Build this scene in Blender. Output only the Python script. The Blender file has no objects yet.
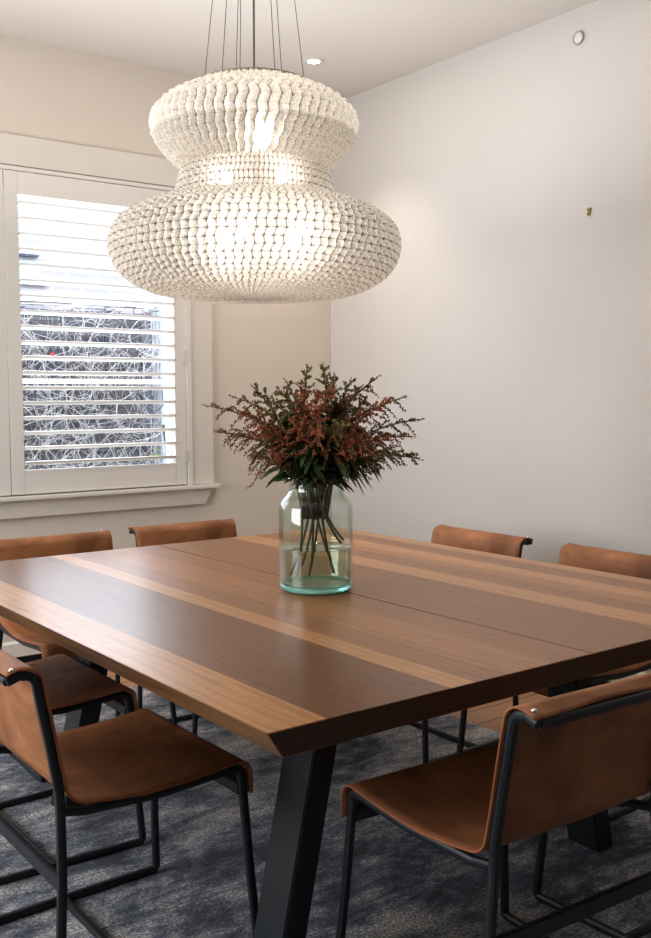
import bpy, bmesh, math, random
from mathutils import Vector, Matrix, noise
R = random.Random(7)
scn = bpy.context.scene
col = scn.collection
PI = math.pi

# ------------------------------------------------------------------ materials
def mat(name):
    m = bpy.data.materials.new(name); m.use_nodes = True
    nt = m.node_tree
    return m, nt, nt.nodes['Principled BSDF']
def N(nt, t, **kw):
    n = nt.nodes.new(t)
    for k, v in kw.items():
        if k in n.inputs: n.inputs[k].default_value = v
        else: setattr(n, k, v)
    return n
def ramp(nt, fac, stops):
    r = nt.nodes.new('ShaderNodeValToRGB')
    e = r.color_ramp.elements
    while len(e) < len(stops): e.new(0.5)
    for i, (p, c) in enumerate(stops):
        e[i].position = p; e[i].color = (*c, 1)
    nt.links.new(fac, r.inputs[0])
    return r
def coords(nt, kind='Object', scale=(1, 1, 1), rot=(0, 0, 0)):
    tc = nt.nodes.new('ShaderNodeTexCoord'); mp = nt.nodes.new('ShaderNodeMapping')
    mp.inputs['Scale'].default_value = scale; mp.inputs['Rotation'].default_value = rot
    nt.links.new(tc.outputs[kind], mp.inputs[0]); return mp.outputs[0]
def bump(nt, b, h, strength=.2, dist=.002):
    n = nt.nodes.new('ShaderNodeBump'); n.inputs['Strength'].default_value = strength
    n.inputs['Distance'].default_value = dist
    nt.links.new(h, n.inputs['Height']); nt.links.new(n.outputs[0], b.inputs['Normal'])
def plain(name, c, rough=.6, metal=0, var=.04, scale=6, bmp=0, spec=.5):
    m, nt, b = mat(name)
    co = coords(nt); nz = N(nt, 'ShaderNodeTexNoise', Scale=scale, Detail=4)
    nt.links.new(co, nz.inputs['Vector'])
    r = ramp(nt, nz.outputs['Fac'], [(.3, tuple(x*(1-var) for x in c)), (.7, tuple(min(1, x*(1+var)) for x in c))])
    nt.links.new(r.outputs[0], b.inputs['Base Color'])
    b.inputs['Roughness'].default_value = rough; b.inputs['Metallic'].default_value = metal
    b.inputs['Specular IOR Level'].default_value = spec
    if bmp:
        n2 = N(nt, 'ShaderNodeTexNoise', Scale=scale*30, Detail=3); nt.links.new(co, n2.inputs['Vector'])
        bump(nt, b, n2.outputs['Fac'], bmp)
    return m

M = {}
M['wall'] = plain('wall_paint_warm_lit', (.73, .665, .585), .85, var=.012, scale=2)  # warmer and lighter than the side walls: chandelier light put into the colour
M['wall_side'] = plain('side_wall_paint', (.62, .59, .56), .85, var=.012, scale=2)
M['wall_back'] = plain('back_wall_low_bounce', (.30, .28, .26), .85, var=.012, scale=2)  # unseen rear wall, darkened to cut the light it bounces back
M['ceil'] = plain('ceiling_paint', (.72, .695, .67), .9, var=.01, scale=2)
M['trim'] = plain('trim_paint', (.75, .70, .64), .45, var=.01)
M['shutter'] = plain('shutter_paint', (.80, .765, .72), .4, var=.01)
M['black'] = plain('black_metal', (.018, .022, .027), .42, var=.15, scale=20, spec=.45)
M['leg'] = plain('table_leg_metal', (.016, .022, .027), .5, var=.1, scale=8, bmp=.05)
M['chrome'] = plain('chrome', (.8, .8, .8), .25, metal=1)
M['steel'] = plain('brushed_steel', (.36, .31, .25), .4, metal=1)
M['cable'] = plain('cable_grey', (.16, .15, .14), .45)
M['brass'] = plain('brass', (.45, .38, .10), .35, metal=1)
M['white_plastic'] = plain('white_plastic', (.72, .69, .65), .5)
M['ring_grey'] = plain('ring_grey', (.40, .38, .36), .5)
M['stem'] = plain('stem_green', (.085, .085, .035), .6, var=.4, scale=40)
M['leaf'] = plain('leaf_green', (.05, .088, .026), .45, var=.5, scale=30)
M['leaf_red'] = plain('leaf_bronze', (.13, .07, .035), .5, var=.5, scale=30)
M['bloom_red'] = plain('bloom_russet', (.34, .125, .06), .8, var=.45, scale=35)
M['bloom_brown'] = plain('bloom_brown', (.25, .14, .075), .8, var=.4, scale=35)
M['bloom_green'] = plain('bloom_olive', (.22, .19, .07), .8, var=.4, scale=35)
M['bag'] = plain('moss', (.10, .12, .04), .7, var=.5, scale=60)

def leather(name, c1, c2):
    m, nt, b = mat(name)
    co = coords(nt)
    a = N(nt, 'ShaderNodeTexNoise', Scale=5.5, Detail=6, Roughness=.62, Distortion=.6); nt.links.new(co, a.inputs['Vector'])
    r = ramp(nt, a.outputs['Fac'], [(.30, c1), (.55, tuple((x+y)/2 for x, y in zip(c1, c2))), (.72, c2)])
    nt.links.new(r.outputs[0], b.inputs['Base Color'])
    b.inputs['Roughness'].default_value = .62
    f = N(nt, 'ShaderNodeTexNoise', Scale=220, Detail=4); nt.links.new(co, f.inputs['Vector'])
    w = N(nt, 'ShaderNodeTexNoise', Scale=9, Detail=2, Distortion=2.5); nt.links.new(co, w.inputs['Vector'])
    mx = N(nt, 'ShaderNodeMath', operation='MULTIPLY_ADD'); mx.inputs[1].default_value = .25
    nt.links.new(f.outputs['Fac'], mx.inputs[0]); nt.links.new(w.outputs['Fac'], mx.inputs[2])
    bump(nt, b, mx.outputs[0], .25, .004)
    return m
M['leather'] = leather('tan_leather', (.20, .072, .022), (.47, .205, .088))
M['leather_edge'] = leather('leather_cut_edge', (.36, .11, .04), (.44, .16, .065))

def wood_top():
    # planks run along local y; the plank colour comes from its position across x
    m, nt, b = mat('oiled_walnut_planks')
    tc = nt.nodes.new('ShaderNodeTexCoord'); sp = nt.nodes.new('ShaderNodeSeparateXYZ')
    nt.links.new(tc.outputs['Object'], sp.inputs[0])
    W = 1.73
    dv = N(nt, 'ShaderNodeMath', operation='DIVIDE'); dv.inputs[1].default_value = W
    nt.links.new(sp.outputs[0], dv.inputs[0])
    L = (.50, .255, .110); D = (.205, .092, .043); Md = (.315, .142, .060)
    bands = [(-.01, L), (.123, D), (.43, L), (.50, Md), (.59, (.38, .175, .072)), (.74, Md), (.875, (.285,.130,.056)),
             (1.19, L), (1.30, Md), (1.40, (.40, .185, .075)), (1.47, (.52, .26, .11)), (1.56, Md), (1.66, L)]
    cr = nt.nodes.new('ShaderNodeValToRGB'); cr.color_ramp.interpolation = 'CONSTANT'
    e = cr.color_ramp.elements
    while len(e) < len(bands): e.new(.5)
    for i, (x, c) in enumerate(bands):
        e[i].position = max(0, x/W); e[i].color = (*c, 1)
    nt.links.new(dv.outputs[0], cr.inputs[0])
    co = coords(nt, 'Object', (22, 1.1, 22))
    g = N(nt, 'ShaderNodeTexNoise', Scale=4.5, Detail=9, Roughness=.68, Distortion=.9); nt.links.new(co, g.inputs['Vector'])
    co2 = coords(nt, 'Object', (7, .75, 7))
    g2 = N(nt, 'ShaderNodeTexWave', Scale=1.6, Distortion=9, Detail=4); g2.inputs['Detail Scale'].default_value = 1.2
    nt.links.new(co2, g2.inputs['Vector'])
    r1 = ramp(nt, g.outputs['Fac'], [(.28, (.62, .60, .58)), (.5, (1, 1, 1)), (.75, (1.0, 1.0, 1.0))])
    r2 = ramp(nt, g2.outputs['Fac'], [(0, (.84, .83, .82)), (.5, (1, 1, 1)), (1, (1, 1, 1))])
    m1 = N(nt, 'ShaderNodeMix', data_type='RGBA', blend_type='MULTIPLY'); m1.inputs[0].default_value = 1
    nt.links.new(cr.outputs[0], m1.inputs[6]); nt.links.new(r1.outputs[0], m1.inputs[7])
    m2 = N(nt, 'ShaderNodeMix', data_type='RGBA', blend_type='MULTIPLY'); m2.inputs[0].default_value = 1
    nt.links.new(m1.outputs[2], m2.inputs[6]); nt.links.new(r2.outputs[0], m2.inputs[7])
    nt.links.new(m2.outputs[2], b.inputs['Base Color'])
    b.inputs['Roughness'].default_value = .32; b.inputs['Specular IOR Level'].default_value = .5
    bump(nt, b, g.outputs['Fac'], .12, .001)
    return m
M['wood'] = wood_top()
def wood_end():
    m, nt, b = mat('walnut_end_grain')
    co = coords(nt, 'Object', (8, 8, 60))
    g = N(nt, 'ShaderNodeTexNoise', Scale=3, Detail=6, Distortion=.5); nt.links.new(co, g.inputs['Vector'])
    r = ramp(nt, g.outputs['Fac'], [(.3, (.045, .022, .010)), (.7, (.085, .042, .018))])
    nt.links.new(r.outputs[0], b.inputs['Base Color']); b.inputs['Roughness'].default_value = .55
    return m
M['wood_end'] = wood_end()
def wood_side():
    m, nt, b = mat('walnut_side_grain')
    co = coords(nt, 'Object', (14, .9, 14))
    g = N(nt, 'ShaderNodeTexNoise', Scale=3, Detail=7, Distortion=.6); nt.links.new(co, g.inputs['Vector'])
    r = ramp(nt, g.outputs['Fac'], [(.3, (.15, .07, .028)), (.7, (.29, .145, .06))])
    nt.links.new(r.outputs[0], b.inputs['Base Color']); b.inputs['Roughness'].default_value = .45
    return m
M['wood_side'] = wood_side()

def floor_mat():
    m, nt, b = mat('oak_floorboards')
    co = coords(nt, 'Object')
    br = nt.nodes.new('ShaderNodeTexBrick'); br.offset = .37
    br.inputs['Color1'].default_value = (.42, .23, .12, 1); br.inputs['Color2'].default_value = (.50, .29, .16, 1)
    br.inputs['Mortar'].default_value = (.12, .07, .04, 1); br.inputs['Mortar Size'].default_value = .004
    br.inputs['Scale'].default_value = 1; br.inputs['Brick Width'].default_value = 1.6; br.inputs['Row Height'].default_value = .13
    nt.links.new(co, br.inputs['Vector'])
    nt.links.new(br.outputs['Color'], b.inputs['Base Color']); b.inputs['Roughness'].default_value = .4
    return m
M['floor'] = floor_mat()
def rug_mat():
    m, nt, b = mat('distressed_rug_pile')
    co = coords(nt)
    a = N(nt, 'ShaderNodeTexNoise', Scale=1.7, Detail=9, Roughness=.72, Distortion=.5); nt.links.new(co, a.inputs['Vector'])
    cs = coords(nt, 'Object', (1.6, 3.4, 1))
    s = N(nt, 'ShaderNodeTexNoise', Scale=3.0, Detail=9, Roughness=.78, Distortion=.3); nt.links.new(cs, s.inputs['Vector'])
    ad = N(nt, 'ShaderNodeMath', operation='ADD'); nt.links.new(a.outputs['Fac'], ad.inputs[0]); nt.links.new(s.outputs['Fac'], ad.inputs[1])
    hf = N(nt, 'ShaderNodeMath', operation='MULTIPLY'); hf.inputs[1].default_value = .5; nt.links.new(ad.outputs[0], hf.inputs[0])
    r = ramp(nt, hf.outputs[0], [(.42, (.030, .038, .058)), (.465, (.11, .13, .18)), (.495, (.25, .27, .325)), (.53, (.46, .46, .475)), (.58, (.74, .70, .65))])
    f = N(nt, 'ShaderNodeTexNoise', Scale=120, Detail=6, Roughness=.8); nt.links.new(co, f.inputs['Vector'])
    rf = ramp(nt, f.outputs['Fac'], [(.40, (.30, .30, .30)), (.51, (.9, .9, .9)), (.63, (2.2, 2.2, 2.2))])
    m1 = N(nt, 'ShaderNodeMix', data_type='RGBA', blend_type='MULTIPLY'); m1.inputs[0].default_value = 1
    nt.links.new(r.outputs[0], m1.inputs[6]); nt.links.new(rf.outputs[0], m1.inputs[7])
    nt.links.new(m1.outputs[2], b.inputs['Base Color']); b.inputs['Roughness'].default_value = .95
    b.inputs['Sheen Weight'].default_value = .2
    bump(nt, b, f.outputs['Fac'], .8, .006)
    return m
M['rug'] = rug_mat()

def emis(name, c, s):
    m, nt, b = mat(name)
    b.inputs['Base Color'].default_value = (*c, 1)
    b.inputs['Emission Color'].default_value = (*c, 1); b.inputs['Emission Strength'].default_value = s
    return m
M['glow'] = emis('downlight_glow', (1, .93, .82), 14)
M['bulb'] = emis('bulb_glow', (1, .96, .90), 60)

def clear(name, tint, refl_rough=.02, ior=1.45, gain=1.0, edge=None):
    # thin clear sheet: straight transmission plus fresnel reflection; edge-on it takes the deeper edge tint
    m = bpy.data.materials.new(name); m.use_nodes = True; nt = m.node_tree; nt.nodes.clear()
    out = nt.nodes.new('ShaderNodeOutputMaterial')
    t = nt.nodes.new('ShaderNodeBsdfTransparent'); g = nt.nodes.new('ShaderNodeBsdfGlossy')
    g.inputs['Roughness'].default_value = refl_rough
    if edge:
        lw = nt.nodes.new('ShaderNodeLayerWeight'); lw.inputs['Blend'].default_value = .35
        r = ramp(nt, lw.outputs['Facing'], [(.35, tint), (1, edge)])
        nt.links.new(r.outputs[0], t.inputs['Color'])
    else: t.inputs['Color'].default_value = (*tint, 1)
    f = nt.nodes.new('ShaderNodeLayerWeight'); f.inputs['Blend'].default_value = .5
    pw = N(nt, 'ShaderNodeMath', operation='POWER'); pw.inputs[1].default_value = 5; nt.links.new(f.outputs['Facing'], pw.inputs[0])
    mu = N(nt, 'ShaderNodeMath', operation='MULTIPLY_ADD'); mu.inputs[1].default_value = .8*gain; mu.inputs[2].default_value = .04*gain
    nt.links.new(pw.outputs[0], mu.inputs[0])
    mx = nt.nodes.new('ShaderNodeMixShader')
    nt.links.new(mu.outputs[0], mx.inputs[0]); nt.links.new(t.outputs[0], mx.inputs[1]); nt.links.new(g.outputs[0], mx.inputs[2])
    nt.links.new(mx.outputs[0], out.inputs[0]); return m
M['glass'] = clear('jar_glass', (.955, .985, .97), .03, 1.5, 1.3, edge=(.80, .90, .87))
M['water'] = clear('water', (.86, .92, .86), .01, 1.25, 2.2, edge=(.80, .86, .80))
M['pane'] = clear('window_pane_glass', (.97, .98, .98), .01, 1.4, .7)
def solid_glass():
    m, nt, b = mat('thick_teal_glass')
    b.inputs['Base Color'].default_value = (.45, .88, .80, 1); b.inputs['Roughness'].default_value = .04
    b.inputs['Transmission Weight'].default_value = .75; b.inputs['IOR'].default_value = 1.3
    return m
M['glass_base'] = solid_glass()

# ------------------------------------------------------------------ mesh helpers
def obj(name, bm, m, parent=None, smooth=False):
    me = bpy.data.meshes.new(name)
    bmesh.ops.recalc_face_normals(bm, faces=bm.faces[:])
    if smooth:
        for f in bm.faces: f.smooth = True
    bm.to_mesh(me); bm.free()
    for x in (m if isinstance(m, (list, tuple)) else [m]): me.materials.append(x)
    o = bpy.data.objects.new(name, me); col.objects.link(o)
    if parent: o.parent = parent
    return o
def thing(name, label, cat, loc=(0, 0, 0), rz=0, group=None):
    o = bpy.data.objects.new(name, None); col.objects.link(o)
    o.empty_display_size = .1
    o.location = loc; o.rotation_euler = (0, 0, rz); o['label'] = label; o['category'] = cat
    if group: o['group'] = group
    return o
def tag(o, label, cat, group=None):
    o['label'] = label; o['category'] = cat
    if group: o['group'] = group
    return o
def struct(o, label=None):
    o['kind'] = 'structure'
    if label: o['label'] = label
    return o
def dup(root, loc, rz, label):
    r = root.copy(); col.objects.link(r); r.location = loc; r.rotation_euler = (0, 0, rz); r['label'] = label
    for ch in list(root.children):
        c = ch.copy(); col.objects.link(c); c.parent = r
        for g in ch.children:
            d = g.copy(); col.objects.link(d); d.parent = c
    return r
def box(bm, x0, x1, y0, y1, z0, z1, mi=0, bev=0):
    vs = [bm.verts.new((x, y, z)) for z in (z0, z1) for y in (y0, y1) for x in (x0, x1)]
    fs = [bm.faces.new([vs[i] for i in q]) for q in ((0, 2, 3, 1), (4, 5, 7, 6), (0, 1, 5, 4), (2, 6, 7, 3), (0, 4, 6, 2), (1, 3, 7, 5))]
    for f in fs: f.material_index = mi
    if bev:
        es = list({e for f in fs for e in f.edges})
        bmesh.ops.bevel(bm, geom=es, offset=bev, segments=2, affect='EDGES')
    return vs
def tube(bm, pts, r, seg=10, square=0, caps=True, radii=None, wide=None):
    # sweep a round (or rounded-square) section; wide=(factor, axis) stretches it along one world axis
    pts = [Vector(p) for p in pts]; rings = []
    up = None
    for i, p in enumerate(pts):
        a = pts[max(0, i-1)]; b = pts[min(len(pts)-1, i+1)]
        t = (b-a).normalized()
        if up is None:
            up = Vector((0, 0, 1)) if abs(t.z) < .9 else Vector((0, 1, 0))
        s = t.cross(up).normalized(); u = s.cross(t).normalized(); up = u
        rr = radii[i] if radii else r
        ring = []
        for k in range(seg):
            th = 2*PI*(k+.5)/seg
            c, q = math.cos(th), math.sin(th)
            if square:
                n = (abs(c)**4+abs(q)**4)**.25; c /= n; q /= n
            ring.append(bm.verts.new(p + s*c*rr + u*q*rr))
        rings.append(ring)
    for i in range(len(rings)-1):
        for k in range(seg):
            bm.faces.new([rings[i][k], rings[i][(k+1) % seg], rings[i+1][(k+1) % seg], rings[i+1][k]])
    if caps:
        bm.faces.new(rings[0][::-1]); bm.faces.new(rings[-1])
def arc(c, r, a0, a1, n=6):
    return [(c[0]+r*math.cos(a0+(a1-a0)*i/n), c[1]+r*math.sin(a0+(a1-a0)*i/n)) for i in range(n+1)]
def lathe(bm, prof, seg=64, close=False, mi=0):
    rings = []
    for r, z in prof:
        rings.append([bm.verts.new((r*math.cos(2*PI*k/seg), r*math.sin(2*PI*k/seg), z)) for k in range(seg)] if r > 1e-5 else [bm.verts.new((0, 0, z))])
    for a, b in zip(rings[:-1], rings[1:]):
        for k in range(seg):
            k2 = (k+1) % seg
            if len(a) == 1 and len(b) == 1: continue
            if len(a) == 1: f = bm.faces.new([a[0], b[k], b[k2]])
            elif len(b) == 1: f = bm.faces.new([a[k], a[k2], b[0]])
            else: f = bm.faces.new([a[k], a[k2], b[k2], b[k]])
            f.material_index = mi; f.smooth = True

# ------------------------------------------------------------------ camera
SC = .57/.55
CAM = Vector((-.8825*SC, -1.3386*SC, .75+.57))
yaw, pitch, roll, F = .6438, .0723, -.0044, 999.6
f_ = Vector((math.sin(yaw)*math.cos(pitch), math.cos(yaw)*math.cos(pitch), -math.sin(pitch)))
r_ = Vector((math.cos(yaw), -math.sin(yaw), 0)); u_ = r_.cross(f_)
r2 = math.cos(roll)*r_+math.sin(roll)*u_; u2 = r2.cross(f_)
cd = bpy.data.cameras.new('camera'); cam = bpy.data.objects.new('camera', cd); col.objects.link(cam)
mw = Matrix((r2, u2, -f_)).transposed().to_4x4(); mw.translation = CAM
cam.matrix_world = mw
cd.sensor_fit = 'VERTICAL'; cd.sensor_height = 36; cd.lens = F/938*36; cd.clip_start = .05
scn.camera = cam

# ------------------------------------------------------------------ room
FZ = -.012; CZ = 2.93; YW = 3.12; XW = 2.51; XL = -2.6; YB = -3.6
OX0, OX1, OZ0, OZ1 = -.55, 1.60, .90, 2.37     # hole in the window wall
bm = bmesh.new(); box(bm, XL, XW+.15, YB, YW+.25, FZ-.1, FZ); struct(obj('floor', bm, M['floor']))
bm = bmesh.new(); box(bm, XL, XW+.15, YB, YW+.25, CZ, CZ+.1); struct(obj('ceiling', bm, M['ceil']))
bm = bmesh.new()
box(bm, XL, OX0, YW, YW+.22, FZ, CZ); box(bm, OX1, XW+.15, YW, YW+.22, FZ, CZ)
box(bm, OX0, OX1, YW, YW+.22, FZ, OZ0); box(bm, OX0, OX1, YW, YW+.22, OZ1, CZ)
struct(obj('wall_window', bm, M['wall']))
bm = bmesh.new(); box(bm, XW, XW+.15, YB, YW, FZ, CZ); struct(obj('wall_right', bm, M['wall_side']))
bm = bmesh.new(); box(bm, XL-.15, XW+.15, YB-.15, YB, FZ, CZ); struct(obj('wall_back', bm, M['wall_back']))
bm = bmesh.new(); box(bm, XL-.15, XL, YB, YW, FZ, CZ); struct(obj('wall_left', bm, M['wall_side']))
def skirt(name, pts):
    bm = bmesh.new()
    (x0, y0), (x1, y1) = pts
    if abs(y1-y0) < 1e-6:
        prof = [(0, FZ), (0, .19), (-.006, .2), (-.016, .188), (-.018, FZ)]
        a = [bm.verts.new((x0, y0+d, z)) for d, z in prof]; b = [bm.verts.new((x1, y0+d, z)) for d, z in prof]
    else:
        prof = [(0, FZ), (0, .19), (-.006, .2), (-.016, .188), (-.018, FZ)]
        a = [bm.verts.new((x0+d, y0, z)) for d, z in prof]; b = [bm.verts.new((x0+d, y1, z)) for d, z in prof]
    n = len(a)
    for i in range(n): bm.faces.new([a[i], a[(i+1) % n], b[(i+1) % n], b[i]])
    bm.faces.new(a); bm.faces.new(b[::-1])
    struct(obj(name, bm, M['shutter']))
skirt('baseboard_window', ((XL, YW), (XW, YW))); skirt('baseboard_right', ((XW, YB), (XW, YW-.02)))
# window casing, sill, apron
bm = bmesh.new(); box(bm, 1.585, 1.727, YW-.022, YW, .873, 2.36, bev=.002); struct(obj('trim_1', bm, M['trim']))
bm = bmesh.new(); box(bm, -.60, 1.727, YW-.022, YW, 2.362, 2.495, bev=.002); struct(obj('trim_2', bm, M['trim']))
bm = bmesh.new(); box(bm, -.60, -.46, YW-.022, YW, .873, 2.36, bev=.002); struct(obj('trim_3', bm, M['trim']))
bm = bmesh.new(); box(bm, -.62, 1.75, YW-.055, YW+.06, .852, .872, bev=.004); struct(obj('trim_4', bm, M['shutter']))
bm = bmesh.new()
v = [(-.60, .772), (1.672, .772), (1.722, .852), (-.60, .852)]
a = [bm.verts.new((x, YW-.024, z)) for x, z in v]; b = [bm.verts.new((x, YW, z)) for x, z in v]
bm.faces.new(a); bm.faces.new(b[::-1])
for i in range(4): bm.faces.new([a[i], b[i], b[(i+1) % 4], a[(i+1) % 4]])
struct(obj('trim_5', bm, M['trim']))
# shutter frame set in the opening
bm = bmesh.new()
box(bm, 1.572, 1.60, YW-.03, YW+.05, .872, 2.352, bev=.002); box(bm, OX0, OX0+.028, YW-.03, YW+.05, .872, 2.352, bev=.002)
box(bm, OX0, 1.60, YW-.03, YW+.05, 2.338, 2.356, bev=.002)
struct(obj('trim_6', bm, M['shutter']))
# the sash window behind the shutters, with glass
bm = bmesh.new()
YS = YW+.13
for x0, x1 in ((1.555, 1.60), (OX0, OX0+.1), (.50, .58)): box(bm, x0, x1, YS, YS+.045, .90, 2.37)
box(bm, OX0, 1.6, YS, YS+.045, .90, .975); box(bm, OX0, 1.6, YS, YS+.045, 2.30, 2.37); box(bm, OX0, 1.6, YS-.01, YS+.05, 1.388, 1.412)
wf = struct(obj('window_1', bm, M['shutter']))
bm = bmesh.new(); box(bm, OX0+.1, .50, YS+.02, YS+.024, .975, 2.30); box(bm, .58, 1.555, YS+.02, YS+.024, .975, 2.30)
obj('window_pane', bm, M['pane'], wf)
# plantation shutter panels
def shutter(x0, x1, sw, label):
    t = thing('plantation_shutter', label, 'shutter', (x0, YW-.012, .875))
    w = x1-x0; h = 2.335-.875
    lo, hi = .9885-.875, 2.2335-.875
    for a, b in ((0, sw), (w-sw, w)):
        bm = bmesh.new(); box(bm, a, b, -.014, .016, .003, h, bev=.002); obj('stile', bm, M['shutter'], t)
    bm = bmesh.new(); box(bm, sw, w-sw, -.014, .016, .003, lo, bev=.002); obj('bottom_rail', bm, M['shutter'], t)
    bm = bmesh.new(); box(bm, sw, w-sw, -.014, .016, hi, h, bev=.002); obj('top_rail', bm, M['shutter'], t)
    n = 18; sp = (hi-lo)/n
    tilt = .24; d = .033
    for i in range(n):
        zc = lo+sp*(i+.45)
        bm = bmesh.new(); ring = []
        sec = [(-d, 0), (-d*.6, .0052), (0, .0068), (d*.6, .0052), (d, 0), (d*.6, -.0052), (0, -.0068), (-d*.6, -.0052)]
        A = []; B = []
        for y, z in sec:
            yy = y*math.cos(tilt)+z*math.sin(tilt); zz = -y*math.sin(tilt)+z*math.cos(tilt)
            A.append(bm.verts.new((sw+.002, yy+.001, zc+zz))); B.append(bm.verts.new((w-sw-.002, yy+.001, zc+zz)))
        for k in range(8): bm.faces.new([A[k], A[(k+1) % 8], B[(k+1) % 8], B[k]])
        bm.faces.new(A); bm.faces.new(B[::-1])
        obj('louvre', bm, M['shutter'], t)
    return t, w, h
s1, w1, h1 = shutter(.664, 1.566, .062, 'right-hand off-white plantation shutter panel with tilted slats, beside the room corner')
s1.children
for z in (.12, .62, 1.25):
    bm = bmesh.new(); box(bm, w1-.012, w1+.008, -.022, -.0145, z, z+.06, bev=.001); obj('hinge', bm, M['white_plastic'], s1)
s2, w2, h2 = shutter(-.52, .660, .062, 'left-hand off-white plantation shutter panel, mostly out of frame at the left edge')
for z in (.12, .62, 1.25):
    bm = bmesh.new(); box(bm, -.008, .012, -.022, -.0145, z, z+.06, bev=.001); obj('hinge', bm, M['white_plastic'], s2)

# ------------------------------------------------------------------ outside the window
def brick():
    m, nt, b = mat('pale_brick')
    co = coords(nt, 'Object', (1, 1, 1), (PI/2, 0, 0))
    br = nt.nodes.new('ShaderNodeTexBrick')
    br.inputs['Color1'].default_value = (.60, .48, .47, 1); br.inputs['Color2'].default_value = (.48, .46, .52, 1)
    br.inputs['Mortar'].default_value = (.62, .60, .60, 1); br.inputs['Scale'].default_value = 1
    br.inputs['Brick Width'].default_value = .24; br.inputs['Row Height'].default_value = .085; br.inputs['Mortar Size'].default_value = .012
    nt.links.new(co, br.inputs['Vector']); nt.links.new(br.outputs['Color'], b.inputs['Base Color'])
    b.inputs['Roughness'].default_value = .9
    return m
M['brick'] = brick()
M['pale_blue'] = plain('pale_blue_render', (.55, .62, .72), .8, var=.04)
M['white_out'] = plain('white_outdoor_paint', (.88, .89, .92), .6)
M['fence'] = plain('dark_weathered_fence', (.13, .135, .165), .9, var=.5, scale=5)
M['twig'] = plain('pale_twig', (.62, .60, .60), .8, var=.3, scale=20)
M['twig2'] = plain('brown_twig', (.16, .13, .12), .8, var=.3, scale=20)
M['red'] = plain('red_petal', (.70, .05, .06), .6)
M['paving'] = plain('pale_paving', (.5, .5, .5), .9, var=.1)
M['green_out'] = plain('garden_leaf', (.22, .28, .14), .7, var=.3, scale=12)
bm = bmesh.new(); box(bm, -4, 8, YW+.25, 9, -.4, -.3); struct(obj('ground_outside', bm, M['paving']))
bm = bmesh.new(); box(bm, -2.5, 7, 6.0, 6.2, -.3, 4.6)
ob = obj('neighbour_house_wall', bm, M['brick']); struct(ob)
hw = thing('house_window', 'pale blue glazed window of the neighbouring house with a dark head', 'window', (1.72, 5.97, 2.20))
bm = bmesh.new(); box(bm, -.55, .22, 0, .028, 0, .14); obj('pane', bm, M['pale_blue'], hw)
bm = bmesh.new(); box(bm, -.60, .20, -.03, .028, .17, .19); obj('lintel', bm, M['fence'], hw)
bm = bmesh.new(); box(bm, -.60, .27, -.03, .028, -.035, 0); obj('sill', bm, M['white_out'], hw)
fence = thing('garden_fence', 'dark weathered paling fence outside the window', 'fence', (0, 4.5, -.3))
x = -1.6
while x < 2.09:
    bm = bmesh.new(); box(bm, x, min(x+.118, 2.105), 0, .02, 0, 2.16+R.uniform(-.01, .01), bev=.003); obj('paling', bm, M['fence'], fence)
    x += .125
bm = bmesh.new(); box(bm, -1.62, 2.11, -.04, .06, 2.19, 2.25, bev=.004); obj('capping', bm, M['white_out'], fence)
bm = bmesh.new(); box(bm, 2.12, 4.2, 4.42, 4.60, -.3, 1.95, bev=.005)
tag(obj('garden_wall', bm, M['pale_blue']), 'pale blue rendered garden wall at the right end of the vine-covered fence', 'wall')
# bare climbing vine
vine = thing('bare_climbing_vine', 'leafless tangle of pale twigs climbing over the dark garden fence', 'vine', (0, 4.42, -.3))
for part, m_, n_, rad in (('pale_twigs', 'twig', 1700, .0026), ('brown_twigs', 'twig2', 420, .0045)):
    bm = bmesh.new()
    for i in range(n_):
        x, z = R.uniform(-1.3, 2.05), R.uniform(0.6, 2.15)
        y = R.uniform(-.14, .04); a = R.uniform(0, 2*PI); pts = []
        L_ = R.randint(7, 13); cv = R.uniform(-.4, .4)
        for k in range(L_):
            pts.append((x, y, min(z, 2.17)))
            a += cv + R.uniform(-.35, .35); x += .05*math.cos(a); z += .05*math.sin(a)
            x = min(x, 2.07); y = max(-.2, min(.05, y+R.uniform(-.02, .02)))
        if all((Vector(p)-Vector(q)).length > 1e-3 for p, q in zip(pts, pts[1:])):
            tube(bm, pts, rad*R.uniform(.5, 1.1), seg=4, caps=False)
    o = obj(part, bm, M[m_], vine); o['kind'] = 'stuff'
fl = thing('red_flower', 'small red bloom hanging in the bare vine outside the window', 'flower', (1.31, 4.20, 1.56))
bm = bmesh.new()
for k in range(5):
    a = 2*PI*k/5
    c = Vector((math.cos(a)*.008, 0, math.sin(a)*.010))
    vs = [bm.verts.new(c+Vector((dx*.009, dy, dz*.014))) for dx, dy, dz in ((-1, 0, 0), (0, -.006, -1.6), (1, 0, 0), (0, .004, 1.2))]
    bm.faces.new(vs)
obj('petals', bm, M['red'], fl)
bm = bmesh.new(); tube(bm, [(0, 0, .0), (.004, .01, .05), (-.002, .03, .09)], .002, 5); obj('stem', bm, M['twig2'], fl)
gb = thing('garden_shrub', 'small green leafy shrub at the foot of the pale blue garden wall', 'shrub', (2.08, 4.12, -.3))
bm = bmesh.new()
for i in range(90):
    p = Vector((R.gauss(0, .07), R.gauss(0, .07), R.uniform(.2, 1.52))); s = R.uniform(.015, .03); a = R.uniform(0, 2*PI); b_ = R.uniform(-1, 1)
    d1 = Vector((math.cos(a), math.sin(a)*.4, b_)).normalized(); d2 = Vector((-math.sin(a), .5, math.cos(a))).normalized()
    bm.faces.new([bm.verts.new(p+d1*s*1.6), bm.verts.new(p+d2*s*.7), bm.verts.new(p-d1*s*1.6), bm.verts.new(p-d2*s*.7)])
obj('foliage', bm, M['green_out'], gb)
bm = bmesh.new()
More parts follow.
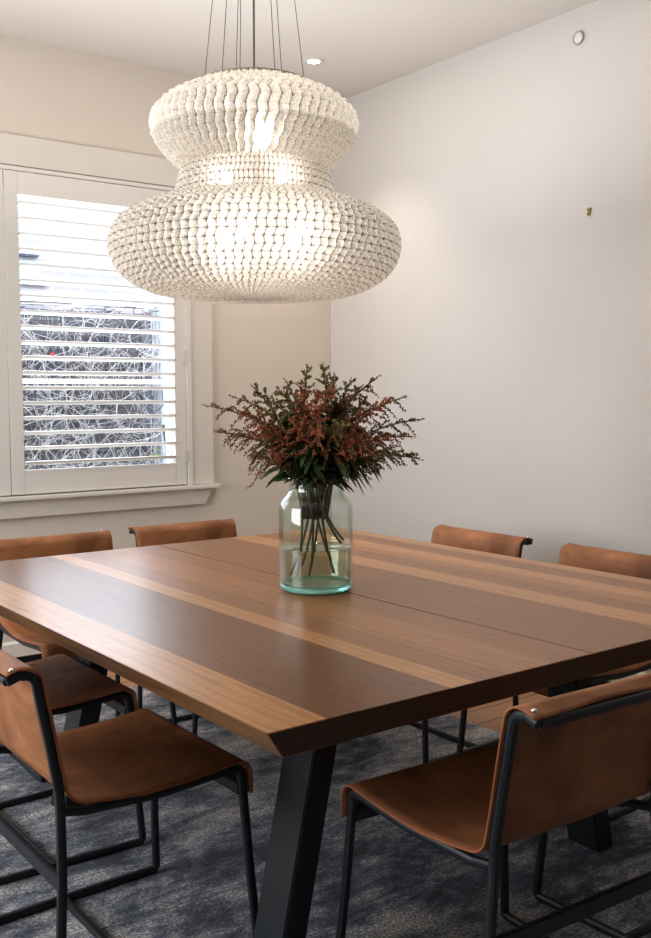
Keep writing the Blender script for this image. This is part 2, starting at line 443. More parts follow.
for k in range(7): tube(bm, [(R.uniform(-.03, .03), 0, 0), (R.uniform(-.06, .06), R.uniform(-.03, .03), .7), (R.uniform(-.14, .14), R.uniform(-.05, .05), 1.45)], .006, 5)
obj('stem', bm, M['twig2'], gb)

# ------------------------------------------------------------------ rug
bm = bmesh.new(); box(bm, -1.9, 1.94, -2.0, 2.74, FZ, 0, bev=.004)
tag(obj('area_rug', bm, M['rug']), 'large mottled blue-grey distressed rug under the dining table', 'rug')

# ------------------------------------------------------------------ table
W, L, TH = 1.731, 2.073, .05
tab = thing('dining_table', 'large square plank dining table in two joined halves on splayed black legs', 'table', (0, 0, 0))
def top_half(x0, x1, il, ir):
    bm = bmesh.new()
    z1, z0 = .75, .75-TH
    a = [bm.verts.new((x, y, z)) for y in (0, L) for x, z in ((x0, z1), (x1, z1), (x1-ir, z0), (x0+il, z0))]
    f = [bm.faces.new([a[0], a[1], a[5], a[4]]), bm.faces.new([a[3], a[2], a[6], a[7]]),
         bm.faces.new([a[0], a[3], a[7], a[4]]), bm.faces.new([a[1], a[2], a[6], a[5]]),
         bm.faces.new([a[0], a[1], a[2], a[3]]), bm.faces.new([a[4], a[5], a[6], a[7]])]
    for q, i in zip(f, (0, 1, 2, 2, 1, 1)): q.material_index = i
    bmesh.ops.bevel(bm, geom=bm.edges[:], offset=.0016, segments=2, affect='EDGES')
    return obj('tabletop', bm, [M['wood'], M['wood_end'], M['wood_side']], tab)
top_half(0, W/2-.001, .032, 0); top_half(W/2+.001, W, 0, .032)
def prism(bm, p0, p1, hx, hy):
    A = [bm.verts.new((p0[0]+sx*hx, p0[1]+sy*hy, p0[2])) for sx, sy in ((-1, -1), (1, -1), (1, 1), (-1, 1))]
    B = [bm.verts.new((p1[0]+sx*hx, p1[1]+sy*hy, p1[2])) for sx, sy in ((-1, -1), (1, -1), (1, 1), (-1, 1))]
    for i in range(4): bm.faces.new([A[i], A[(i+1) % 4], B[(i+1) % 4], B[i]])
    bm.faces.new(A[::-1]); bm.faces.new(B)
    bmesh.ops.bevel(bm, geom=bm.edges[:], offset=.003, segments=2, affect='EDGES')
LX, LY, DX = .30, .44, .15
for sx in (0, 1):
    for sy in (0, 1):
        fx, tx = (LX, LX+DX) if sx == 0 else (W-LX, W-LX-DX)
        y = LY if sy == 0 else L-LY
        bm = bmesh.new(); prism(bm, (fx, y, 0), (tx, y, .70), .034, .056); obj('leg', bm, M['leg'], tab)
for y in (LY, L-LY):
    bm = bmesh.new(); box(bm, .36, W-.36, y-.055, y+.055, .635, .699, bev=.003); obj('top_beam', bm, M['leg'], tab)
bm = bmesh.new(); box(bm, W/2-.03, W/2+.03, LY+.055, L-LY-.055, .64, .699, bev=.003); obj('centre_beam', bm, M['leg'], tab)

# ------------------------------------------------------------------ chairs (local: x forward, y left, base on the rug)
CW = .243    # half width
def sling_path():
    pts = []
    # tail of the top roll -> over the top -> down the back -> seat bend -> seat -> front roll -> flap
    pts += [(-.352, .752), (-.342, .757), (-.325, .762)]
    pts += arc((-.313, .728), .034, math.radians(100), math.radians(12), 6)
    pts += [(-.271, .69), (-.262, .64), (-.252, .58), (-.243, .53), (-.237, .50)]
    pts += arc((-.187, .493), .048, math.radians(182), math.radians(262), 6)
    pts += [(-.14, .437), (-.06, .432), (.03, .434), (.12, .441), (.165, .446)]
    pts += arc((.185, .418), .030, math.radians(95), math.radians(-5), 6)
    pts += [(.2165, .395), (.2165, .372)]
    return pts
SP = sling_path()
def make_sling(parent, seed):
    rr = random.Random(seed)
    bm = bmesh.new(); nw = 16; th = .0045
    n = len(SP); top = []; bot = []
    for i, (x, z) in enumerate(SP):
        a = SP[max(0, i-1)]; b = SP[min(n-1, i+1)]
        t = Vector((b[0]-a[0], 0, b[1]-a[1])).normalized(); nrm = Vector((-t.z, 0, t.x))  # candidate normal
        nrm = Vector((t.z, 0, -t.x)) * -1
        rt, rb = [], []
        for k in range(nw+1):
            v = k/nw*2-1
            # tail edge dips in the middle, seat and back sag slightly between the rails
            sag = (1-v*v)
            dz = 0; dx = 0
            if i < 3: dz = -.004*sag + .003*math.sin(v*5+seed); dx = .012*sag*(3-i)/3
            if 9 < i < 16: dx = -.010*sag
            if 19 < i < n-8: dz = -.008*sag
            hw = CW + (.006 if 22 < i else 0)
            if i == n-1: hw -= .0
            p = Vector((x+dx, v*hw, z+dz))
            rt.append(bm.verts.new(p+nrm*th)); rb.append(bm.verts.new(p))
        top.append(rt); bot.append(rb)
    def q(a, b, c, d, mi):
        f = bm.faces.new([a, b, c, d]); f.material_index = mi; f.smooth = True
    for i in range(n-1):
        for k in range(nw):
            q(top[i][k], top[i][k+1], top[i+1][k+1], top[i+1][k], 0)
            q(bot[i][k+1], bot[i][k], bot[i+1][k], bot[i+1][k+1], 0)
        q(top[i][0], top[i+1][0], bot[i+1][0], bot[i][0], 1)
        q(top[i][nw], bot[i][nw], bot[i+1][nw], top[i+1][nw], 1)
    for k in range(nw):
        q(top[0][k], bot[0][k], bot[0][k+1], top[0][k+1], 1)
        q(top[-1][k+1], bot[-1][k+1], bot[-1][k], top[-1][k], 1)
    o = obj('leather_sling', bm, [M['leather'], M['leather_edge']], parent)
    return o
def make_chair(label):
    t = thing('dining_chair', label, 'chair', group='leather sling dining chairs')
    s = make_sling(t, 1)
    r = .0095
    for sy in (-1, 1):
        bm = bmesh.new(); y = sy*(CW-.012); y2 = sy*(CW+.004)
        # back post and rear leg, one bent bar
        p = [(-.350, y, .742), (-.325, y, .751)]
        p += [(x, y, z) for x, z in arc((-.315, .722), .027, math.radians(95), math.radians(10), 5)]
        p += [(-.281, y, .68), (-.262, y, .58), (-.246, y, .48), (-.244, y, .43), (-.250, y2, .30), (-.262, y2, .03), (-.263, y2, .0095)]
        tube(bm, p, r, 10, square=1, radii=[.009]*7+[.0105]*9 if len(p) == 16 else None)
        obj('rear_leg', bm, M['black'], t)
        bm = bmesh.new()
        p = [(.150, y, .431)] + [(x, y, z) for x, z in arc((.180, .412), .020, math.radians(95), math.radians(-5), 5)]
        p += [(.203, y, .38), (.2125, sy*(CW+.001), .20), (.2225, sy*(CW+.016), .035)]
        p += [(.212+.0115*math.cos(a), sy*(CW+.017), .0215+.012*math.sin(a)) for a in (0, -.5, -1.0, -1.4)]
        tube(bm, p, r, 10, square=1); obj('front_leg', bm, M['black'], t)
        bm = bmesh.new(); tube(bm, [(.214, sy*(CW+.017), .0095), (-.262, y2, .0095)], .0094, 10, square=1); obj('floor_runner', bm, M['black'], t)
        bm = bmesh.new(); tube(bm, [(-.243, y, .436), (-.19, y, .426), (.0, y, .420), (.155, y, .430)], .0085, 10, square=1); obj('seat_rail', bm, M['black'], t)
        bm = bmesh.new(); lathe(bm, [(0, .0028), (.004, .0024), (.0056, .0), (.0056, -.001)], 14)
        bmesh.ops.translate(bm, verts=bm.verts[:], vec=(-.338, sy*(CW-.014), .765)); obj('screw', bm, M['chrome'], s)
    bm = bmesh.new(); box(bm, -.256, -.244, -CW, CW, .275, .31, bev=.003); obj('back_brace', bm, M['black'], t)
    bm = bmesh.new(); tube(bm, [(-.05, -CW-.012, .0095), (-.05, CW+.012, .0095)], .0092, 10, square=1); obj('floor_crossbar', bm, M['black'], t)
    bm = bmesh.new(); box(bm, .192, .204, -CW+.015, CW-.015, .365, .395, bev=.003); obj('front_crossbar', bm, M['black'], t)
    bm = bmesh.new(); tube(bm, [(-.344, -CW+.02, .740), (-.344, CW-.02, .740)], .009, 10, square=1); obj('top_bar', bm, M['black'], t)
    for c in [t.children[i] for i in range(len(t.children))]:
        for m_ in [c]+list(c.children):
            for v in m_.data.vertices:
                z = v.co.z; v.co.z = z + (.022*z/.44 if z < .44 else .022-.012*(z-.44)/.32)
    return t
spots = [
 (.102, .80, 0, 'tan leather sling chair nearest the camera on the left side of the table'),
 (.150, 1.50, 0, 'tan leather sling chair pushed deep under the left side, behind the nearest left chair'),
 (.640, .085, PI/2-.045, 'tan leather sling chair at lower right, its back turned to us on the near end'),
 (1.31, .09, PI/2, 'tan leather sling chair on the near end, mostly out of frame at the right edge'),
 (.575, 2.10, -PI/2, 'tan leather sling chair on the window side, at the far left under the shutters'),
 (1.18, 2.12, -PI/2, 'tan leather sling chair on the window side, next to the room corner'),
 (1.675, 1.44, PI, 'tan leather sling chair by the blank wall, the one just right of the vase'),
 (1.675, .76, PI, 'tan leather sling chair by the blank wall, at the right edge of the photo'),
]
c0 = make_chair(spots[0][3]); c0.location = (spots[0][0], spots[0][1], 0)
for x, y, a, lb in spots[1:]: dup(c0, (x, y, 0), a, lb)

# ------------------------------------------------------------------ vase, water, flowers
VX, VY = .822, .975
vase = thing('glass_vase', 'large clear teal-tinted glass jar vase half filled with water on the table', 'vase', (VX, VY, .751))
outer = [(.0, .0), (.085, .0), (.100, .003), (.106, .010), (.1075, .022), (.1085, .15), (.1085, .235), (.106, .252), (.098, .268), (.088, .279), (.081, .288), (.078, .298), (.078, .318), (.081, .324), (.081, .331), (.078, .335)]
inner = [(.075, .333), (.0745, .318), (.0745, .298), (.078, .286), (.085, .276), (.095, .264), (.102, .25), (.1045, .235), (.1045, .15), (.1035, .024), (.098, .026), (.08, .022), (0, .021)]
bm = bmesh.new(); lathe(bm, outer[4:]+inner[:10], 72); obj('glass_wall', bm, M['glass'], vase)
bm = bmesh.new(); lathe(bm, outer[:5]+[(.1035, .021), (.098, .016), (.08, .012), (0, .0115)], 72); obj('thick_base', bm, M['glass_base'], vase)
WL = .128
bm = bmesh.new(); lathe(bm, [(0, .0135), (.08, .0145), (.097, .018), (.1025, .026), (.1034, WL-.004), (.1038, WL), (.1025, WL-.0015), (0, WL-.0015)], 72)
wt = obj('water', bm, M['water']); wt.location = (VX, VY, .751)
tag(wt, 'clear water filling the lower third of the glass jar vase', 'water')

rv = Vector((r_.x, r_.y, 0)); fv = Vector((f_.x, f_.y, 0)).normalized()
def px(x, y, dep=0):
    # a point at the vase's distance (plus dep) seen at pixel x,y; used only to read off the bouquet outline
    d = f_ + r2*((x-325.5)/F) - u2*((y-469)/F)
    P0 = Vector((VX, VY, 1.1)) + fv*dep
    t = (P0-CAM).dot(fv)/d.dot(fv)
    return CAM+d*t
tips = [(201, 405, .02, 'brown'), (213, 432, -.04, 'brown'), (228, 395, .05, 'brown'), (226, 436, .0, 'brown'), (250, 384, -.05, 'green'), (262, 398, .10, 'green'), (236, 410, -.1, 'red'),
        (284, 378, .05, 'brown'), (275, 386, -.08, 'green'), (308, 363, .02, 'green'), (322, 362, .09, 'green'), (300, 385, -.12, 'red'), (318, 390, -.18, 'red'), (334, 372, -.04, 'green'),
        (337, 384, -.12, 'red'), (352, 378, .1, 'green'), (363, 384, -.05, 'brown'), (381, 375, .02, 'brown'), (368, 396, .12, 'green'), (409, 396, .0, 'brown'), (395, 400, -.1, 'red'),
        (425, 419, .02, 'brown'), (417, 437, -.06, 'brown'), (424, 460, .02, 'green'), (405, 456, -.1, 'green'), (398, 440, -.16, 'red'), (385, 462, .06, 'green'), (372, 440, -.2, 'red'),
        (256, 430, -.17, 'red'), (268, 455, -.1, 'red'), (247, 455, .02, 'brown'), (292, 420, -.22, 'red'), (350, 425, -.23, 'green'), (322, 425, -.24, 'red'), (345, 400, .22, 'green'), (300, 400, .2, 'brown')]
def leaf(bm, p, d, ln, wd, droop=.3, roll=0):
    d = d.normalized(); s = d.cross(Vector((0, 0, 1)))
    if s.length < .1: s = Vector((1, 0, 0))
    s.normalize(); u = s.cross(d).normalized()
    s = (s*math.cos(roll)+u*math.sin(roll)).normalized()
    prev = None; nseg = 5
    for i in range(nseg+1):
        t = i/nseg
        c = p+d*ln*t + Vector((0, 0, -droop*ln*t*t))
        w = wd*math.sin(PI*min(1, t*.92+.06))**.8
        cur = (bm.verts.new(c-s*w+u*w*.25), bm.verts.new(c), bm.verts.new(c+s*w+u*w*.25))
        if prev:
            for a in (0, 1):
                f = bm.faces.new([prev[a], prev[a+1], cur[a+1], cur[a]]); f.smooth = True
        prev = cur
def bead(bm, p, r):
    o = [bm.verts.new(p+Vector(v)*r*R.uniform(.8, 1.3)) for v in ((1, 0, 0), (0, 1, 0), (-1, 0, 0), (0, -1, 0), (0, 0, 1), (0, 0, -1))]
    for a, b in ((0, 1), (1, 2), (2, 3), (3, 0)):
        bm.faces.new([o[a], o[b], o[4]]); bm.faces.new([o[b], o[a], o[5]])
def bez(a, b, c, t): return a*(1-t)**2+b*2*t*(1-t)+c*t*t
feet_px = [(290, 575), (297, 588), (309, 588), (331, 560), (334, 573), (341, 543), (346, 540), (302, 565), (312, 560)]
kinds = {'red': 'bloom_red', 'brown': 'bloom_brown', 'green': 'bloom_green'}
for idx, (tx, ty, dep, kd) in enumerate(tips):
    tip = px(tx, ty, dep)
    base = Vector((VX, VY, .751))
    th = idx*2.39996
    rad = .055*math.sqrt(((idx*7) % 36+.5)/36)
    neck = base+Vector((math.cos(th)*rad, math.sin(th)*rad, .31)) + (tip-base)*Vector((.04, .04, 0))
    if (Vector((neck.x, neck.y))-Vector((VX, VY))).length > .064:
        v2 = (Vector((neck.x-VX, neck.y-VY))).normalized()*.064; neck.x, neck.y = VX+v2.x, VY+v2.y
    t = thing('flowering_stem', {'red': 'leafy stem with a fluffy russet-red flower plume in the glass jar',
              'brown': 'leafy stem ending in an arching brown flower spray in the glass jar',
              'green': 'leafy stem with an olive-green budding spray in the glass jar'}[kd], 'flower', tuple(neck), 0, {'red': 'russet flower stems in the vase', 'brown': 'brown flower stems in the vase', 'green': 'olive flower stems in the vase'}[kd])
    # stem: from inside the water (or just below the neck) to the fork
    d0 = tip-neck; ln = d0.length
    ctrl = neck + Vector((0, 0, ln*.38)) + d0*.22
    rest = lambda u_: bez(neck, ctrl, tip, u_)
    bm = bmesh.new()
    up = [rest(i/8*.97)-neck for i in range(9)]
    if idx % 4 == 0 and idx//4 < len(feet_px):
        fx, fy = feet_px[idx//4]
        ft = px(fx, fy, R.uniform(-.03, .03)); ft.z = max(ft.z, .785)
        vv = Vector((ft.x-VX, ft.y-VY))
        if vv.length > .085: vv = vv.normalized()*.085; ft.x, ft.y = VX+vv.x, VY+vv.y
        low = [bez(ft, (ft+neck)/2+Vector((0, 0, -.02))+Vector(((VX-ft.x)*.25, (VY-ft.y)*.25, 0)), neck, i/7)-neck for i in range(7)]
    else:
        low = [Vector((-math.cos(th)*.02, -math.sin(th)*.02, -.10)), Vector((-math.cos(th)*.01, -math.sin(th)*.01, -.05))]
    pts = low+up
    tube(bm, pts, .003, 6, radii=[.0036]*len(low)+[.0030-.0002*i for i in range(9)]); obj('stem', bm, M['stem'], t, True)
    # leaves
    bm = bmesh.new()
    nl = 30 if kd != 'brown' else 20
    for k in range(nl):
        u0 = R.uniform(.02, .55); p = rest(u0)-neck
        a = R.uniform(0, 2*PI); ax = (rest(u0+.05)-rest(u0)).normalized()
        sd = ax.cross(Vector((math.cos(a), math.sin(a), .2))).normalized()
        leaf(bm, p, ax*.5+sd, R.uniform(.045, .085), R.uniform(.008, .013), R.uniform(.0, .5), R.uniform(-.6, .6))
    obj('foliage', bm, M['leaf_red'] if idx % 5 == 2 else M['leaf'], t)
    # blossom: rachis with side branchlets set with tiny buds
    bm = bmesh.new()
    ns = 13 if kd == 'brown' else 17
    lines = [[rest(.45+.55*i/12)-neck for i in range(13)]]
    for k in range(ns):
        u0 = .36+.58*k/ns; p = rest(u0)-neck; ax = (rest(min(1, u0+.05))-rest(u0)).normalized()
        a = k*2.4+idx; sd = ax.cross(Vector((math.cos(a), math.sin(a), .3))).normalized()
        bl = (.105 if kd == 'brown' else .09)*(1-.75*(u0-.36)/.6)*R.uniform(.7, 1.2)
        dr = (ax*.85+sd*.75).normalized()
        lines.append([p+dr*bl*j/7+Vector((0, 0, -(.5 if kd == 'brown' else .2)*bl*(j/7)**2)) for j in range(8)])
    for ln_ in lines:
        tube(bm, ln_, .0007, 3, caps=False)
        for a, b in zip(ln_[:-1], ln_[1:]):
            for w in (0, .25, .5, .75):
                c = a.lerp(b, w); j = .0042
                bead(bm, c+Vector((R.uniform(-j, j), R.uniform(-j, j), R.uniform(-j, j))), R.uniform(.0018, .0036))
    obj('blossom', bm, M[kinds[kd]], t)

# ------------------------------------------------------------------ pendant chandelier
CX, CY = .655, 1.03
def shade_mat(name, ribs, dark, glow, tz0, tz1):
    m = bpy.data.materials.new(name); m.use_nodes = True; nt = m.node_tree; nt.nodes.clear()
    out = nt.nodes.new('ShaderNodeOutputMaterial')
    uv = nt.nodes.new('ShaderNodeUVMap'); sp = nt.nodes.new('ShaderNodeSeparateXYZ'); nt.links.new(uv.outputs[0], sp.inputs[0])
    # u counts ribs, v counts rows: colour darkens in the grooves between the pale loops
    def cell(o, k, pw):
        a = N(nt, 'ShaderNodeMath', operation='MULTIPLY'); a.inputs[1].default_value = k; nt.links.new(o, a.inputs[0])
        s = N(nt, 'ShaderNodeMath', operation='SINE'); nt.links.new(a.outputs[0], s.inputs[0])
        b = N(nt, 'ShaderNodeMath', operation='ABSOLUTE'); nt.links.new(s.outputs[0], b.inputs[0])
        c = N(nt, 'ShaderNodeMath', operation='POWER'); c.inputs[1].default_value = pw; nt.links.new(b.outputs[0], c.inputs[0]); return c.outputs[0]
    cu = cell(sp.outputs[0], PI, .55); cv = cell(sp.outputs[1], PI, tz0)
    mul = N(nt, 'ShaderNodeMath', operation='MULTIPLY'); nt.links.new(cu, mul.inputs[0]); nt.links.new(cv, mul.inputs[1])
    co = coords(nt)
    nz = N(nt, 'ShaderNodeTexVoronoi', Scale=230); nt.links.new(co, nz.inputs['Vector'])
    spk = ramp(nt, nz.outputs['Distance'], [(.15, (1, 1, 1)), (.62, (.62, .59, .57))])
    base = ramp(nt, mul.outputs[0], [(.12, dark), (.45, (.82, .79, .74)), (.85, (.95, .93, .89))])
    mm = N(nt, 'ShaderNodeMix', data_type='RGBA', blend_type='MULTIPLY'); mm.inputs[0].default_value = .9
    nt.links.new(base.outputs[0], mm.inputs[6]); nt.links.new(spk.outputs[0], mm.inputs[7])
    d = nt.nodes.new('ShaderNodeBsdfDiffuse'); t = nt.nodes.new('ShaderNodeBsdfTranslucent'); tr = nt.nodes.new('ShaderNodeBsdfTransparent')
    nt.links.new(mm.outputs[2], d.inputs[0]); nt.links.new(mm.outputs[2], t.inputs[0])
    m1 = nt.nodes.new('ShaderNodeMixShader'); m1.inputs[0].default_value = .5
    nt.links.new(d.outputs[0], m1.inputs[1]); nt.links.new(t.outputs[0], m1.inputs[2])
    m2 = nt.nodes.new('ShaderNodeMixShader'); m2.inputs[0].default_value = .10
    nt.links.new(m1.outputs[0], m2.inputs[1]); nt.links.new(tr.outputs[0], m2.inputs[2])
    em = nt.nodes.new('ShaderNodeEmission'); em.inputs[1].default_value = glow  # added glow standing in for bulb light through the mesh
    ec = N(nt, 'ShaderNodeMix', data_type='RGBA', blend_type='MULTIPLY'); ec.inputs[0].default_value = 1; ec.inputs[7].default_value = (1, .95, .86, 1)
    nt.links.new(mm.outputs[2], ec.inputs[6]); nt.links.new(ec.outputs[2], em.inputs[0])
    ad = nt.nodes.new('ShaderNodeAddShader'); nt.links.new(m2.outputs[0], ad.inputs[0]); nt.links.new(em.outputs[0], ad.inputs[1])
    nt.links.new(ad.outputs[0], out.inputs[0]); return m
def catmull(P, n):
    out = []
    Q = [P[0]]+P+[P[-1]]
    for i in range(1, len(Q)-2):
        p0, p1, p2, p3 = (Vector(q) for q in Q[i-1:i+3])
        for k in range(n):
            t = k/n
            out.append(.5*((2*p1)+(-p0+p2)*t+(2*p0-5*p1+4*p2-p3)*t*t+(-p0+3*p1-3*p2+p3)*t**3))
    out.append(Vector(P[-1])); return out
def resample(P, n):
    L = [0]
    for a, b in zip(P, P[1:]): L.append(L[-1]+(b-a).length)
    out = []; j = 0
    for i in range(n+1):
        s = L[-1]*i/n
        while j < len(L)-2 and L[j+1] < s: j += 1
        t = (s-L[j])/max(1e-9, L[j+1]-L[j]); out.append(P[j].lerp(P[j+1], min(1, t)))
    return out, L[-1]
def knit(name, prof, ribs, cell, amp, zig, ridge_from, m, parent, twist=0):
    # profile (radius, z) top to bottom, displaced into rounded loops: zig-zag columns on top, straight beaded ridges lower down
    P, ln = resample(catmull([Vector(p) for p in prof], 24), 10)
    rows = max(2, round(ln/cell)); nv = rows*6
    P, ln = resample(catmull([Vector(p) for p in prof], 24), nv)
    nu = ribs*7
    bm = bmesh.new(); uvl = bm.loops.layers.uv.new('UVMap'); grid = []; uvs = []
    for i, p in enumerate(P):
        a = P[max(0, i-1)]; b = P[min(nv, i+1)]; t = (b-a).normalized(); nr = Vector((-t.y, t.x))
        if nr.x < 0 and i < 3 and False: nr = -nr
        v = i/nv*rows
        nr = Vector((t.y, -t.x))*-1   # outward for a profile running downwards
        ridge = min(1, max(0, (i/nv-ridge_from)/.12))
        tri = abs((v/2) % 1*2-1)-.5
        row = []; ru = []
        for k in range(nu):
            u = k/7 + zig*tri*(1-.75*ridge) + twist*v/rows*ribs
            su = abs(math.sin(PI*u)); sv = abs(math.sin(PI*(v+.5*(int(math.floor(u)) % 2)*(1-ridge))))
            h = su**.7*(.40+.60*sv**.8)*(1-ridge) + ridge*(su**.8*(.84+.16*sv))
            th = 2*PI*k/nu
            jit = .22*amp*noise.noise(Vector((math.cos(th)*70, math.sin(th)*70, v*3.1))) + ridge*.09*amp*R.uniform(-1, 1)
            q = p+nr*(amp*h+jit)
            row.append(bm.verts.new((q.x*math.cos(th), q.x*math.sin(th), q.y))); ru.append((u, v))
        grid.append(row); uvs.append(ru)
    for i in range(nv):
        for k in range(nu):
            k2 = (k+1) % nu
            f = bm.faces.new([grid[i][k], grid[i][k2], grid[i+1][k2], grid[i+1][k]]); f.smooth = True
            u1 = uvs[i][k][0]
            cu = [uvs[i][k], (uvs[i][k][0]+1/7, uvs[i][k][1]), (uvs[i+1][k][0]+1/7, uvs[i+1][k][1]), uvs[i+1][k]]
            for lp, c in zip(f.loops, cu): lp[uvl].uv = c
    me = bpy.data.meshes.new(name); bm.to_mesh(me); bm.free(); me.materials.append(m)
    o = bpy.data.objects.new(name, me); col.objects.link(o); o.parent = parent; return o
ZB = 1.50
ch = thing('tiered_chandelier', 'large two-tier woven white mesh chandelier hanging on thin cables', 'chandelier', (CX, CY, ZB))
Z = lambda z: z-ZB
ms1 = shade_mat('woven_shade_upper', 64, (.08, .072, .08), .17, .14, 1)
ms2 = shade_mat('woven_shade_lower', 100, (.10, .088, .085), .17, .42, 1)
up_prof = [(.156, Z(2.174)), (.20, Z(2.154)), (.243, Z(2.132)), (.270, Z(2.106)), (.279, Z(2.083)), (.270, Z(2.046)), (.244, Z(2.010)), (.208, Z(1.980)), (.165, Z(1.966)), (.130, Z(1.970))]
lo_prof = [(.135, Z(1.982)), (.172, Z(1.974)), (.200, Z(1.948)), (.213, Z(1.910)), (.217, Z(1.876)), (.245, Z(1.860)), (.30, Z(1.848)), (.355, Z(1.822)), (.390, Z(1.790)), (.403, Z(1.750)), (.395, Z(1.705)), (.366, Z(1.665)), (.31, Z(1.632)), (.25, Z(1.617)), (.17, Z(1.610)), (.08, Z(1.607)), (.012, Z(1.606))]
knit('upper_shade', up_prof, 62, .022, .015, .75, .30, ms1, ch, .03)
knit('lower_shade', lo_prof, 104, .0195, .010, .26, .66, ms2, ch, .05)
bm = bmesh.new(); lathe(bm, [(0, Z(2.194)), (.152, Z(2.194)), (.160, Z(2.191)), (.160, Z(2.182)), (.152, Z(2.178)), (0, Z(2.178))], 64); obj('top_plate', bm, M['steel'], ch)
bm = bmesh.new(); lathe(bm, [(0, Z(CZ-.001)), (.075, Z(CZ-.001)), (.078, Z(CZ-.006)), (.074, Z(CZ-.028)), (.02, Z(CZ-.034)), (0, Z(CZ-.034))], 40); obj('ceiling_rose', bm, M['steel'], ch)
cabs = []
for k in range(6):
    a = 2*PI*k/6+.35
    cabs.append(((math.cos(a)*.060, math.sin(a)*.060), (math.cos(a)*.142, math.sin(a)*.142), .0011))
for a0, r0 in ((1.0, .018), (2.6, .025), (4.1, .02)): cabs.append(((math.cos(a0)*r0, math.sin(a0)*r0), (math.cos(a0)*r0*1.6, math.sin(a0)*r0*1.6), .0011))
for (x0, y0), (x1, y1), r in cabs:
    bm = bmesh.new(); tube(bm, [(x0, y0, Z(CZ-.03)), (x1, y1, Z(2.192))], r, 6); obj('suspension_cable', bm, M['cable'], ch)
bm = bmesh.new(); tube(bm, [(0, 0, Z(CZ-.03)), (.004, .002, Z(2.6)), (0, 0, Z(2.192))], .0028, 8); obj('power_cord', bm, M['cable'], ch)
bm = bmesh.new(); tube(bm, [(0, 0, Z(2.180)), (0, 0, Z(1.63))], .006, 8); obj('central_rod', bm, M['steel'], ch)
def ray_to_axis(x, y, rr):
    # lamp holders stand where the photo shows bright spots: on the near side of the shade, radius rr from its axis
    d = f_ + r2*((x-325.5)/F) - u2*((y-469)/F)
    o2 = Vector((CAM.x-CX, CAM.y-CY)); d2 = Vector((d.x, d.y))
    A = d2.dot(d2); B = 2*o2.dot(d2); C = o2.dot(o2)-rr*rr
    D = B*B-4*A*C
    t = (-B-math.sqrt(max(0, D)))/(2*A); P = CAM+d*t
    return P-Vector((CX, CY, ZB))
for bx, by, rr in ((262, 130, .22), (226, 240, .33), (243, 229, .33), (291, 241, .33), (301, 229, .33), (227, 180, .17), (281, 177, .17)):
    P = ray_to_axis(bx, by, rr)
    bm = bmesh.new(); lathe(bm, [(0, .014), (.008, .012), (.0115, .004), (.0115, -.006), (.007, -.016), (0, -.017)], 14)
    bmesh.ops.translate(bm, verts=bm.verts[:], vec=P); b_ = obj('bulb', bm, M['bulb'], ch)
    bm = bmesh.new(); q = P.copy(); q.z += .017
    ctr = Vector((0, 0, q.z+.03)); tube(bm, [q-Vector((0, 0, .002)), q+Vector((0, 0, .012))], .006, 8)
    tube(bm, [q+Vector((0, 0, .010)), ctr], .0015, 5)
    obj('lamp_holder', bm, M['white_plastic'], ch)
    a = math.atan2(P.y, P.x)
def light(kind, name, loc, energy, color, **kw):
    l = bpy.data.lights.new(name, kind); l.energy = energy; l.color = color
    for k, v in kw.items():
        if k != 'rot': setattr(l, k, v)
    o = bpy.data.objects.new(name, l); col.objects.link(o); o.location = loc
    if 'rot' in kw: o.rotation_euler = kw['rot']
    return o
WARM = (1, .86, .68)
for k in range(5):
    a = 2*PI*k/5+.3
    light('POINT', 'lower_bulb_light', (CX+.20*math.cos(a), CY+.20*math.sin(a), 1.73), .17, WARM, shadow_soft_size=.03)
for k in range(3):
    a = 2*PI*k/3+.3
    light('POINT', 'upper_bulb_light', (CX+.12*math.cos(a), CY+.12*math.sin(a), 2.07), .20, WARM, shadow_soft_size=.03)
light('POINT', 'neck_bulb_light', (CX, CY, 1.90), .30, WARM, shadow_soft_size=.03)

# ------------------------------------------------------------------ small wall and ceiling things
dl = [(2.01, 2.59, 'round recessed ceiling downlight glowing beside the chandelier cables', 30),
      (2.01, .45, 'recessed ceiling downlight near the blank wall, above the right edge of the photo', 26), (.0, 2.2, 'recessed ceiling downlight near the shutters, out of frame', 8),
      (.0, .0, 'recessed ceiling downlight above the camera end of the table, out of frame', 8)]
for x, y, lb, en in dl:
    t = thing('ceiling_downlight', lb, 'downlight', (x, y, CZ), 0, 'ceiling downlights')
    bm = bmesh.new(); lathe(bm, [(.030, -.004), (.044, -.006), (.050, -.002), (.050, 0), (.030, 0)], 32); obj('bezel', bm, M['white_plastic'], t)
    bm = bmesh.new(); lathe(bm, [(0, -.003), (.031, -.003), (.031, -.0005), (0, -.0005)], 32); obj('lens', bm, M['glow'], t)
    light('SPOT', 'downlight_beam', (x, y, CZ-.03), en, (1, .88, .74), spot_size=math.radians(96), spot_blend=.75, shadow_soft_size=.04)
t = thing('wall_vent_cap', 'small round white ring cap high on the blank wall near the ceiling', 'wall cap', (XW, 1.40, 2.805))
bm = bmesh.new(); lathe(bm, [(0, .010), (.020, .010), (.026, .006), (.030, .0)], 32); bmesh.ops.rotate(bm, verts=bm.verts[:], matrix=Matrix.Rotation(-PI/2, 3, 'Y')); obj('cap', bm, M['white_plastic'], t)
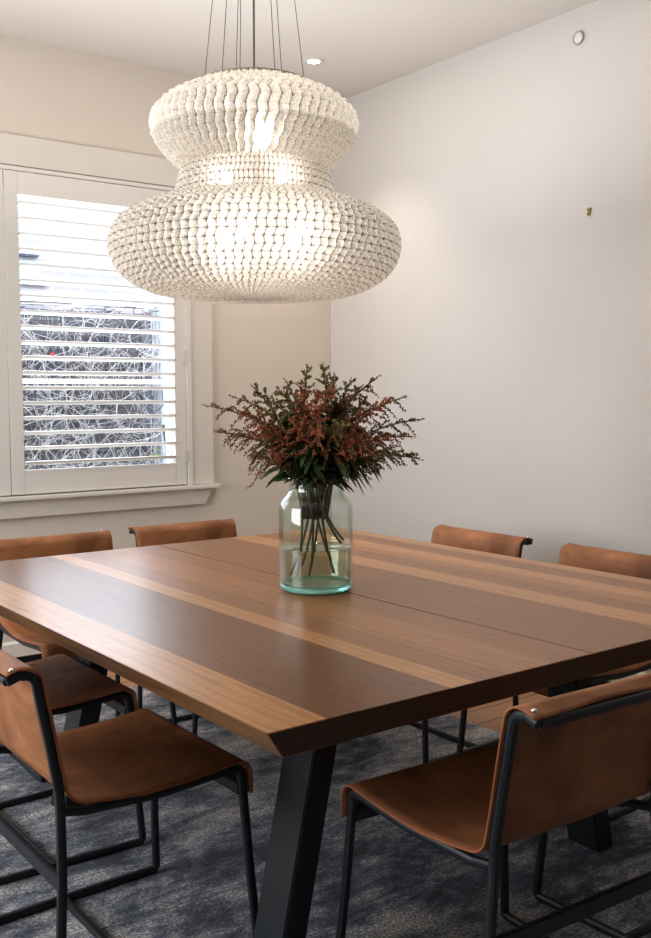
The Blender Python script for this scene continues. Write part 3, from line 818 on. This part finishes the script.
bm = bmesh.new(); lathe(bm, [(.022, .0102), (.024, .0125), (.027, .011), (.0285, .004), (.026, .0)], 32); bmesh.ops.rotate(bm, verts=bm.verts[:], matrix=Matrix.Rotation(-PI/2, 3, 'Y')); obj('ring', bm, M['ring_grey'], t)
t = thing('picture_hook', 'tiny brass picture hook alone on the blank wall', 'hook', (XW, 1.335, 2.082))
bm = bmesh.new()
tube(bm, [(-.003, .007, .017), (-.004, .002, -.008), (-.006, .0, -.014), (-.013, -.001, -.014), (-.016, -.002, -.006)], .0028, 6)
tube(bm, [(-.003, -.009, .017), (-.004, -.003, -.008)], .0028, 6)
obj('hook', bm, M['brass'], t)
bm = bmesh.new(); lathe(bm, [(0, .004), (.004, .003), (.005, 0)], 12); bmesh.ops.rotate(bm, verts=bm.verts[:], matrix=Matrix.Rotation(-PI/2, 3, 'Y')); bmesh.ops.translate(bm, verts=bm.verts[:], vec=(-.001, -.001, .014)); obj('nail_head', bm, M['brass'], t)

# ------------------------------------------------------------------ light
w = bpy.data.worlds.new('world'); scn.world = w; w.use_nodes = True
w.node_tree.nodes['Background'].inputs[0].default_value = (.80, .88, 1, 1); w.node_tree.nodes['Background'].inputs[1].default_value = 3.6
light('AREA', 'left_daylight', (XL+.05, 1.75, 1.55), 92, (.93, .96, 1), shape='RECTANGLE', size=1.5, size_y=2.0, rot=(0, math.radians(-88), 0))
light('AREA', 'window_daylight', (.55, YW+.60, 1.9), 85, (.80, .88, 1), shape='RECTANGLE', size=2.2, size_y=1.5, rot=(math.radians(-90), 0, 0))
light('AREA', 'ceiling_uplight_fill', (.9, 1.5, 2.05), 14, (1, .97, .93), shape='RECTANGLE', size=2.4, size_y=2.4, rot=(math.radians(180), math.radians(0), 0))  # added upward fill with no fitting, brightens the ceiling
light('AREA', 'ceiling_fill', (1.1, 1.4, CZ-.03), 8, (1, .93, .84), shape='RECTANGLE', size=2.4, size_y=2.4, rot=(0, 0, 0))  # added broad fill below the ceiling, not a fitting of the room
scn.view_settings.view_transform = 'Standard'
scn.view_settings.look = 'None'
scn.view_settings.exposure = .08; scn.view_settings.gamma = .88
